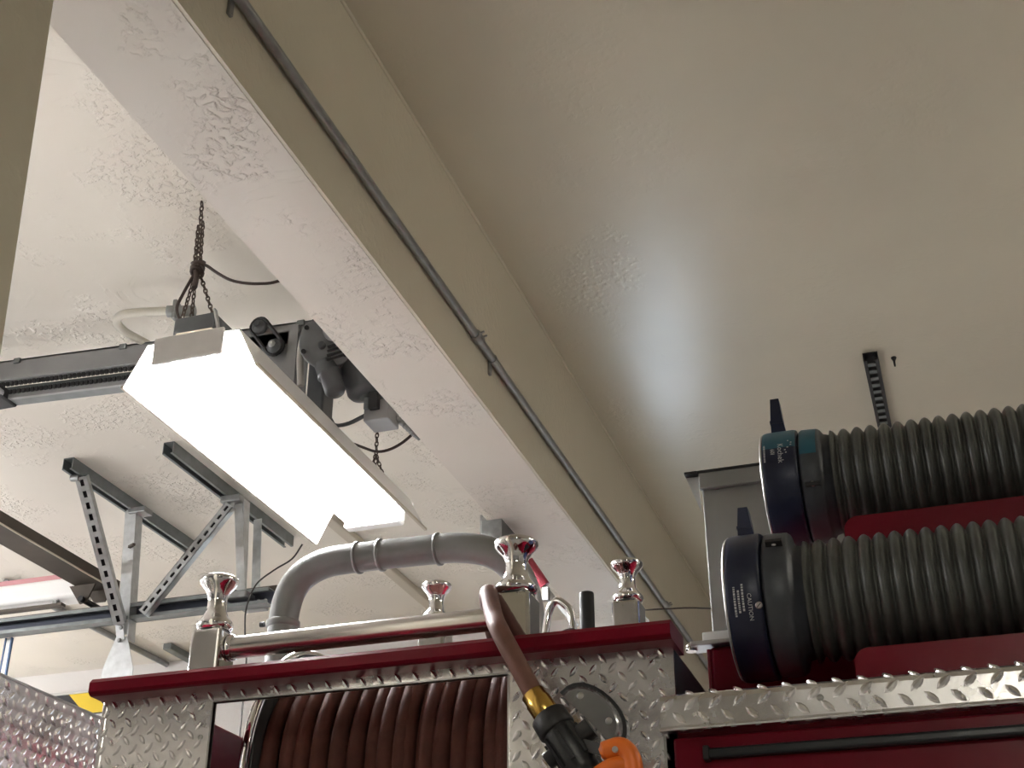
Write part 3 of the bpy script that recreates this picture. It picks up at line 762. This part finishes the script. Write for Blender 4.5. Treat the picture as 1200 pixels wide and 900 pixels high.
# ------------------------------------------------------------------ door opener: rail, chain, motor
op = thing('door_opener', 'grey chain-drive overhead door opener with motor beside the beam', 'door opener', (-2.2, 3.12, 3.6))
def rz(x):            # the rail falls slightly towards the motor
    return 3.735 + (x + 2.75)*(-.049)
def rail_piece(name, m, y0, y1, d0, d1, xa=-3.6, xb=-1.345):
    a, b = rz(xa), rz(xb)
    return MB().add([(xa,y0,a+d0),(xb,y0,b+d0),(xb,y1,b+d0),(xa,y1,a+d0),(xa,y0,a+d1),(xb,y0,b+d1),(xb,y1,b+d1),(xa,y1,a+d1)],
                    [(0,3,2,1),(4,5,6,7),(0,1,5,4),(1,2,6,5),(2,3,7,6),(3,0,4,7)]).build(name, m, op)
rail_piece('rail_web', 'grey_paint', 3.10, 3.106, -.072, 0)
rail_piece('rail_flange', 'grey_paint', 3.10, 3.16, -.006, 0)
rail_piece('rail_lip', 'grey_paint', 3.085, 3.106, -.080, -.072, -3.6, -1.86)
rail_piece('slide_rail', 'strut_steel', 3.112, 3.15, -.140, -.092, -3.6, -1.95)
rail_piece('slide_edge', 'grey_paint', 3.100, 3.112, -.140, -.118, -3.6, -1.95)
lk_ = MB()
for row in (-.090, -.120):
    x = -2.78
    while x < -1.95:
        z = rz(x) + row
        lk_.box((x, 3.092, z-.006), (x+.011, 3.102, z+.006)); x += .0165
stuff(lk_.build('drive_chain', 'black_steel', op))
for x in (-2.69, -2.30, -1.69, -3.0):
    MB().bbox((x-.012, 3.093, rz(x)-.016), (x+.012, 3.101, rz(x)+.002), .002).build('rail_clip', 'strut_steel', op)
tr = MB().bbox((-2.80, 3.06, 3.585), (-2.70, 3.15, 3.625), .006)
tr.cyl((-2.76, 3.05, 3.60), (-2.76, 3.10, 3.60), .018, 14); tr.build('trolley', 'black_steel', op)
MB().cyl((-2.71, 3.055, 3.60), (-2.71, 3.075, 3.60), .014, 12).build('trolley_bolt', 'bright_galvanized', op)
for x in (-3.3,):
    MB().box((x, 3.12, rz(x)-.01), (x+.03, 3.125, ZC)).build('hanger', 'galvanized', op)
# side frame and sprockets
MB().prism([(-1.86, 3.10, 3.66), (-1.66, 3.10, 3.655), (-1.66, 3.10, 3.42), (-1.74, 3.10, 3.40), (-1.80, 3.10, 3.52)], (0, .006, 0)).build('side_plate', 'grey_paint', op)
MB().box((-1.72, 3.085, 3.42), (-1.69, 3.10, 3.665)).build('side_strap', 'grey_paint', op)
S1, S2 = V((-1.815, 3.075, 3.675)), V((-1.757, 3.075, 3.595))
for c, r in ((S1, .024), (S2, .024)):
    MB().lathe(c, (0,-1,0), [(-.012, r*.9), (-.006, r), (.004, r), (.006, r*.8), (.012, r*.45), (.02, r*.4)], 18).build('sprocket', 'motor_grey', op)
MB().lathe(S2, (0,-1,0), [(.019, .012), (.024, .010), (.026, .004)], 8).build('shaft_end', 'bright_galvanized', op)
dvec = (S2-S1).normalized(); pv = V((-dvec.z, 0, dvec.x)); loop = []
for k in range(9):
    a = -PI/2 + PI*k/8; loop.append(S2 + dvec*(.027*math.cos(a)) + pv*(.027*math.sin(a)))
for k in range(9):
    a = PI/2 + PI*k/8; loop.append(S1 + dvec*(.027*math.cos(a)) + pv*(.027*math.sin(a)))
MB().tube(loop, .006, 6, closed=True, smooth=False).build('roller_chain', 'black_steel', op)
# motor: stubby vertical-axis gear case with bell housing and capacitor can
MC = V((-1.563, 3.03, 3.548))
md = V((.22, -.93, -.25)).normalized()
mot = MB().lathe(MC-md*.13, md, [(0, .066), (.02, .070), (.10, .070), (.105, .077), (.125, .077), (.130, .072), (.142, .060), (.146, .02)], 32).build('motor_housing', 'motor_grey', op)
d, u, v = frame_of(md)
MB().lathe(MC+md*.004, md, [(0, .079), (.010, .079), (.013, .075), (.014, .02)], 40).build('face_plate', 'motor_face', mot)
MB().lathe(MC+md*.018+V((.022, 0, .028)), md, [(0, .030), (.014, .029), (.020, .022)], 24).build('bearing_cap', 'grey_paint', mot)
MB().lathe(MC+md*.018+V((-.012, 0, -.012)), md, [(0, .012), (.008, .011), (.010, .006)], 16).build('vent_cap', 'motor_grey', mot)
for k in range(6):
    a = 2*PI*k/6 + .4
    q = MC + (u*math.cos(a)+v*math.sin(a))*.070
    MB().cyl(q-md*.012, q+md*.021, .007, 10).build('case_bolt', 'black_steel', mot)
for k in range(4):
    a = -1.3 + k*.22
    q = MC + md*.018 + V((.035, 0, -.020-.014*k))
    MB().bar(q-V((.028,0,0)), q+V((.022,0,.006)), .006, .006, ref=md).build('cooling_slot', 'black_steel', mot)
MB().lathe((-1.515, 3.11, 3.545), (.28, .05, -.96), [(0, .052), (.13, .050), (.140, .044), (.150, .02)], 26).build('motor_body', 'motor_grey', op)
MB().lathe((-1.572, 3.05, 3.49), (.35, .02, -.93), [(0, .034), (.035, .034), (.040, .037), (.045, .030), (.095, .030), (.106, .024), (.109, .008)], 22).build('gear_case', 'motor_grey', op)
MB().bbox((-1.655, 3.10, 3.36), (-1.60, 3.17, 3.60), .006).build('mount_plate', 'motor_grey', op)
MB().tube(smooth_path([(-1.645, 3.05, 3.60), (-1.655, 3.05, 3.58), (-1.657, 3.05, 3.52), (-1.652, 3.06, 3.44)], 5), .010, 10).build('flex_conduit', 'fixture_grey', op)
bx = MB().bbox((-1.475, 3.11, 3.322), (-1.400, 3.19, 3.385), .003).build('control_box', 'grey_paint', op)
MB().bbox((-1.455, 3.092, 3.350), (-1.425, 3.11, 3.405), .003).build('switch_block', 'black_steel', bx)
MB().bbox((-1.472, 3.10, 3.355), (-1.458, 3.112, 3.392), .002).build('box_latch', 'motor_grey', bx)
MB().box((-1.462, 3.135, 3.385), (-1.432, 3.165, 3.50)).build('box_arm', 'motor_grey', op)
# flexible conduit from motor behind the beam
fc = MB(); fp_ = smooth_path([(-1.505, 3.12, 3.55), (-1.49, 3.12, 3.45), (-1.455, 3.14, 3.40), (-1.41, 3.17, 3.36), (-1.362, 3.2, 3.312), (-1.345, 3.22, 3.30)], 12)
fc.tube(fp_, [.0095 if i % 2 else .0078 for i in range(len(fp_))], 10, smooth=False)
fc.build('armoured_cable', 'galvanized', op)
MB().tube(smooth_path([(-1.475, 3.12, 3.345), (-1.53, 3.13, 3.333), (-1.58, 3.15, 3.345), (-1.605, 3.17, 3.375), (-1.625, 3.17, 3.41)], 6), .006, 8).build('motor_lead', 'motor_grey', op)

# ------------------------------------------------------------------ door track hangers
tA = strut_channel('strut_channel', 'steel strut on the ceiling carrying the slotted angle hanger', -3.105, 3.957, 4.90, ZC, .045, .048)
tB = strut_channel('strut_channel', 'steel strut on the ceiling next to the lit fixture', -2.668, 3.956, 4.95, ZC, .045, .048)
def angle_iron(t, name, p0, p1, w, ref, m, slots=0, flip=1, across=None):
    """L section; slotted leg lies along u, solid leg along v"""
    p0, p1 = V(p0), V(p1); d, u, v = frame_of(p1-p0, ref); u *= flip; L = (p1-p0).length
    if across: u = V(across); u = (u - d*u.dot(d)).normalized(); v = d.cross(u)
    th = .003
    b = MB()
    def slab(a0, a1, l0, l1):
        q = [p0 + u*a0 + d*l0, p0 + u*a1 + d*l0, p0 + u*a1 + d*l1, p0 + u*a0 + d*l1]
        b.prism(q, v*th)
    if slots:
        per = L/slots
        slab(0, w*.34, 0, L); slab(w*.66, w, 0, L)
        for i in range(slots+1):
            l0 = max(0, i*per - per*.22); l1 = min(L, i*per + per*.22)
            slab(w*.34, w*.66, l0, l1)
    else:
        slab(0, w, 0, L)
    q = [p0, p0 + v*w*.7, p0 + v*w*.7 + d*L, p0 + d*L]
    b.prism(q, u*th)
    q = [p0 + u*w, p0 + u*w + v*w*.7, p0 + u*w + v*w*.7 + d*L, p0 + u*w + d*L]
    b.prism(q, -u*th)
    o = b.build(name, m, t)
    if slots:      # black backing strip added behind the slots, standing in for their shade
        b2 = MB(); q = [p0 + u*th + v*w*.5, p0 + u*(w-th) + v*w*.5, p0 + u*(w-th) + v*w*.5 + d*L, p0 + u*th + v*w*.5 + d*L]
        b2.prism(q, v*th).build('dark_backing', 'black_steel', o)
    return o
hg = thing('track_hanger', 'galvanised hanger with slotted diagonal angle under the ceiling strut', 'hanger', (-3.06, 4.4, 3.1))
angle_iron(hg, 'slotted_angle', (-3.060, 4.02, 3.775), (-3.045, 4.38, 3.300), .046, None, 'bright_galvanized', 13, across=(-.95, -.32, 0))
MB().bar((-3.095, 4.385, 3.79), (-3.060, 4.40, 3.26), .052, .004, ref=(0,1,0)).build('hanger_post', 'bright_galvanized', hg)
MB().bar((-3.070, 4.405, 3.79), (-3.035, 4.42, 3.24), .004, .050, ref=(0,1,0)).build('hanger_post', 'bright_galvanized', hg)
MB().bar((-3.075, 4.385, 3.31), (-3.060, 4.39, 3.235), .034, .005, ref=(0,1,0)).build('splice_plate', 'bright_galvanized', hg)
MB().prism([(-3.085, 4.392, 3.25), (-3.035, 4.392, 3.25), (-2.99, 4.392, 3.12), (-2.985, 4.392, 3.06), (-3.13, 4.392, 3.06), (-3.125, 4.392, 3.13)], (0, .004, 0)).build('gusset_plate', 'bright_galvanized', hg)
for z in (3.285, 3.235):
    MB().lathe((-3.063, 4.387, z), (0,-1,0), [(0, .009), (.005, .009), (.007, .005)], 6).build('hanger_bolt', 'galvanized', hg)
MB().cyl((-3.09, 4.02, 3.77), (-3.125, 4.02, 3.775), .014, 10).build('hanger_bolt', 'galvanized', hg)
MB().bar((-3.075, 4.38, 3.62), (-3.04, 4.36, 3.62), .012, .010).build('hanger_bolt', 'brown_steel', hg)
MB().bbox((-3.10, 4.37, 3.765), (-3.02, 4.43, 3.79), .004).build('strut_clip', 'galvanized', hg)
hb_ = thing('track_hanger', 'galvanised hanger with sloping brace from the strut by the lit fixture', 'hanger', (-2.6, 4.42, 3.3))
angle_iron(hb_, 'slotted_angle', (-2.650, 4.37, 3.755), (-2.985, 4.37, 3.345), .042, (0, 1, 0), 'bright_galvanized', 13, -1)
MB().bar((-2.612, 4.40, 3.77), (-2.556, 4.40, 3.365), .034, .004, ref=(0,1,0)).build('hanger_post', 'bright_galvanized', hb_)
MB().bar((-2.585, 4.42, 3.77), (-2.560, 4.42, 3.365), .004, .045, ref=(0,1,0)).build('hanger_post', 'bright_galvanized', hb_)
MB().bar((-2.596, 4.54, 3.74), (-2.575, 4.54, 3.42), .036, .004, ref=(0,1,0)).build('hanger_post', 'bright_galvanized', hb_)
MB().bbox((-2.675, 4.365, 3.752), (-2.585, 4.44, 3.783), .006).build('strut_clip', 'galvanized', hb_)
MB().bbox((-2.62, 4.37, 3.350), (-2.52, 4.56, 3.375), .005).build('track_clip', 'galvanized', hb_)
# horizontal door track along the bay
tk = thing('door_track', 'dark steel overhead door track hung from the galvanised hangers', 'door track', (-3.6, 4.42, 3.32))
MB().box((-5.6, 4.44, 3.322), (-2.44, 4.446, 3.386)).build('track_web', 'track_steel', tk)
MB().prism([(-5.6, 4.446, 3.386), (-5.6, 4.395, 3.386), (-5.6, 4.395, 3.371), (-5.6, 4.40, 3.371), (-5.6, 4.40, 3.382), (-5.6, 4.446, 3.382)], (3.16, 0, 0)).build('track_flange', 'strut_steel', tk)
MB().prism([(-5.6, 4.446, 3.322), (-5.6, 4.395, 3.322), (-5.6, 4.395, 3.336), (-5.6, 4.40, 3.336), (-5.6, 4.40, 3.326), (-5.6, 4.446, 3.326)], (3.16, 0, 0)).build('track_flange', 'strut_steel', tk)
MB().box((-5.6, 4.46, 3.386), (-2.44, 4.50, 3.415)).build('track_angle', 'brown_steel', tk)
for x in (-2.50, -2.47):
    MB().lathe((x, 4.438, 3.35), (0,-1,0), [(0, .006), (.004, .006), (.006, .003)], 8).build('track_bolt', 'bright_galvanized', tk)
# brown angle crossing towards the track
br = thing('brown_angle', 'dark brown steel angle running towards the overhead door track', 'steel angle', (-3.25, 3.9, 3.42))
MB().box((-3.217, 2.6, 3.50), (-3.207, 4.54, 3.546)).build('angle_leg', 'brown_steel', br)
MB().box((-3.335, 2.6, 3.50), (-3.217, 4.50, 3.508)).build('angle_leg', 'brown_steel', br)
MB().box((-3.209, 2.6, 3.497), (-3.205, 4.50, 3.503)).build('highlight_strip', 'beige_paint', br)  # thin beige strip painting the highlight along the angle's corner
MB().prism([(-3.36, 4.42, 3.50), (-3.24, 4.42, 3.50), (-3.27, 4.42, 3.425), (-3.30, 4.42, 3.42)], (0, .008, 0)).build('angle_lug', 'brown_steel', br)
MB().prism([(-3.34, 4.50, 3.508), (-3.22, 4.50, 3.508), (-3.24, 4.50, 3.45), (-3.29, 4.50, 3.45)], (0, .008, 0)).build('angle_lug', 'brown_steel', br)
MB().cyl((-3.285, 4.40, 3.435), (-3.285, 4.54, 3.435), .012, 12).build('angle_pin', 'black_steel', br)
MB().box((-3.30, 2.62, 3.508), (-3.27, 2.66, ZC)).build('angle_hanger', 'brown_steel', br)
# raised door section: white slab with a red edge
dp = thing('door_section', 'white raised door section with pinkish red upper edge above the track', 'door', (-4.4, 4.62, 3.47))
MB().bbox((-5.5, 4.56, 3.513), (-3.41, 4.66, 3.606), .020, 4).build('door_slab', 'white_enamel', dp)
MB().box((-5.5, 4.585, 3.600), (-3.42, 4.66, 3.632)).build('door_edge', 'pink_edge', dp)
MB().box((-5.5, 4.57, 3.486), (-3.50, 4.60, 3.498)).build('lower_edge', 'brown_steel', dp)
for x in (-5.3, -3.55):
    MB().box((x, 4.575, 3.498), (x+.02, 4.60, 3.53)).build('door_hinge', 'galvanized', dp)
MB().box((-5.3, 4.60, 3.63), (-5.28, 4.62, ZC)).build('door_hanger', 'galvanized', dp)
# blue edged leaf far behind
vt = thing('door_guide', 'narrow blue and white upright guide hanging below the door track', 'door guide', (-3.65, 4.47, 0))
MB().box((-3.668, 4.468, 0), (-3.662, 4.478, 3.33)).build('guide_edge', 'blue_paint', vt)
MB().box((-3.660, 4.47, 0), (-3.640, 4.476, 3.33)).build('guide_strip', 'white_enamel', vt)
MB().box((-3.640, 4.468, 0), (-3.633, 4.478, 3.33)).build('guide_edge', 'blue_paint', vt)
tag(MB().bbox((-4.36, 4.10, 3.80), (-3.96, 4.16, 3.828), .004).build('ceiling_plate', 'blue_paint'), 'small blue-grey plate on the ceiling beyond the brown angle', 'plate')
# conduits on the far ceiling
tag(MB().cyl((-4.16, 5.0, 3.812), (-4.135, 6.39, 3.812), .016, 10).build('ceiling_conduit', 'galvanized'), 'thin grey conduit crossing the far ceiling under the door track', 'conduit')
tag(MB().bbox((-3.985, 6.10, 3.795), (-3.935, 6.39, 3.829), .004).build('ceiling_strut', 'strut_steel'), 'short dark strut on the far ceiling beside the chrome roller', 'strut')
tag(MB().bbox((-2.425, 4.55, 3.800), (-2.372, 6.38, 3.829), .005).build('ceiling_raceway', 'beige_paint'), 'beige raceway on the far ceiling passing behind the grey pipe', 'raceway')
tag(MB().tube(smooth_path([(-2.26, 4.3, 3.50), (-2.299, 4.3, 3.446), (-2.37, 4.3, 3.410), (-2.44, 4.3, 3.361), (-2.471, 4.3, 3.275), (-2.468, 4.3, 3.183), (-2.45, 4.3, 3.05), (-2.45, 4.3, 2.6)], 6), .0032, 6).build('hanging_wire', 'black_cord'), 'thin dark wire drooping beside the deck pipe elbow', 'wire')
# red conduit stub below the beam, beyond the rollers
rs = thing('red_pipe', 'short red pipe with white bracket seen past the large chrome roller', 'pipe', (-1.22, 4.2, 3.05))
MB().cyl((-1.275, 4.0, 3.205), (-1.225, 4.02, 3.122), .017, 12).build('pipe_length', 'red_paint', rs)
MB().bar((-1.238, 4.02, 3.130), (-1.130, 4.05, 2.985), .014, .014).build('pipe_brace', 'bright_galvanized', rs)
MB().bbox((-1.232, 4.0, 3.065), (-1.208, 4.02, 3.112), .003).build('pipe_bracket', 'galvanized', rs)
MB().bar((-1.280, 4.0, 3.20), (-1.280, 4.0, 3.279), .010, .010).build('pipe_hanger', 'red_paint', rs)
# hazard strip along the back wall
hz = thing('hazard_strip', 'yellow and black striped board along the back wall', 'board', (-4.2, 6.38, 3.56))
MB().box((-6.2, 6.375, 3.575), (-2.0, 6.399, 3.690)).build('board', 'hazard_black', hz)
for k in range(13):
    x = -5.97 + k*.31
    MB().prism([(x, 6.372, 3.690), (x+.155, 6.372, 3.690), (x+.275, 6.372, 3.575), (x+.12, 6.372, 3.575)], (0, .004, 0)).build('yellow_stripe', 'hazard_yellow', hz)
MB().box((-6.2, 6.365, 3.690), (-2.0, 6.399, 3.705)).build('board_edge', 'bare_edge', hz)

# ------------------------------------------------------------------ unseen lamps of the bays; the left-hand battens are added to brighten the ceiling
def lamp_copy(loc, label, lamp):
    f = copy_tree(fx, None, V(loc) - FX)
    f['label'] = label
    for ch in f.children:
        if ch.name.startswith('lamp_tube') and lamp != 'lamp_lit':
            ch.data = ch.data.copy(); ch.data.materials[0] = MATS[lamp]
    return f
lamp_copy((0.75, -2.7, 3.222), 'fluorescent fixture hanging over the near bay', 'lamp_old')
def batten(label, x, y, z, lamp):
    """bare two-tube batten on drop rods"""
    bt = thing('unseen_batten', label, 'light fixture', (x, y+.65, z-.05))
    MB().bbox((x-.05, y, z+.02), (x+.05, y+1.3, z+.08), .004).build('batten_body', 'white_enamel', bt)
    for xx in (x-.035, x+.035):
        MB().cyl((xx, y+.05, z), (xx, y+1.25, z), .014, 14).build('lamp_tube', lamp, bt)
    for yy in (y+.2, y+1.1):
        MB().cyl((x, yy, z+.07), (x, yy, ZC-.006), .006, 8).build('hanger_rod', 'galvanized', bt)
    for yy in (y+.015, y+1.25):
        MB().bbox((x-.055, yy, z-.025), (x+.055, yy+.035, z+.03), .004).build('lamp_socket', 'white_enamel', bt)
batten('bare two-tube batten light under the ceiling above the rear of the fire engine', 2.0, 1.9, 3.50, 'lamp_batten')
batten('unseen two-tube batten added to brighten the ceiling near the raised door section', -4.5, 2.9, 3.35, 'lamp_lit')  # this and the next two: unseen, added for more light on the left ceiling
batten('unseen two-tube batten added to brighten the ceiling of the door bay', -4.9, 0.4, 3.35, 'lamp_lit')
batten('unseen two-tube batten added to brighten the ceiling beyond the overhead door track', -5.7, 4.7, 3.30, 'lamp_lit')
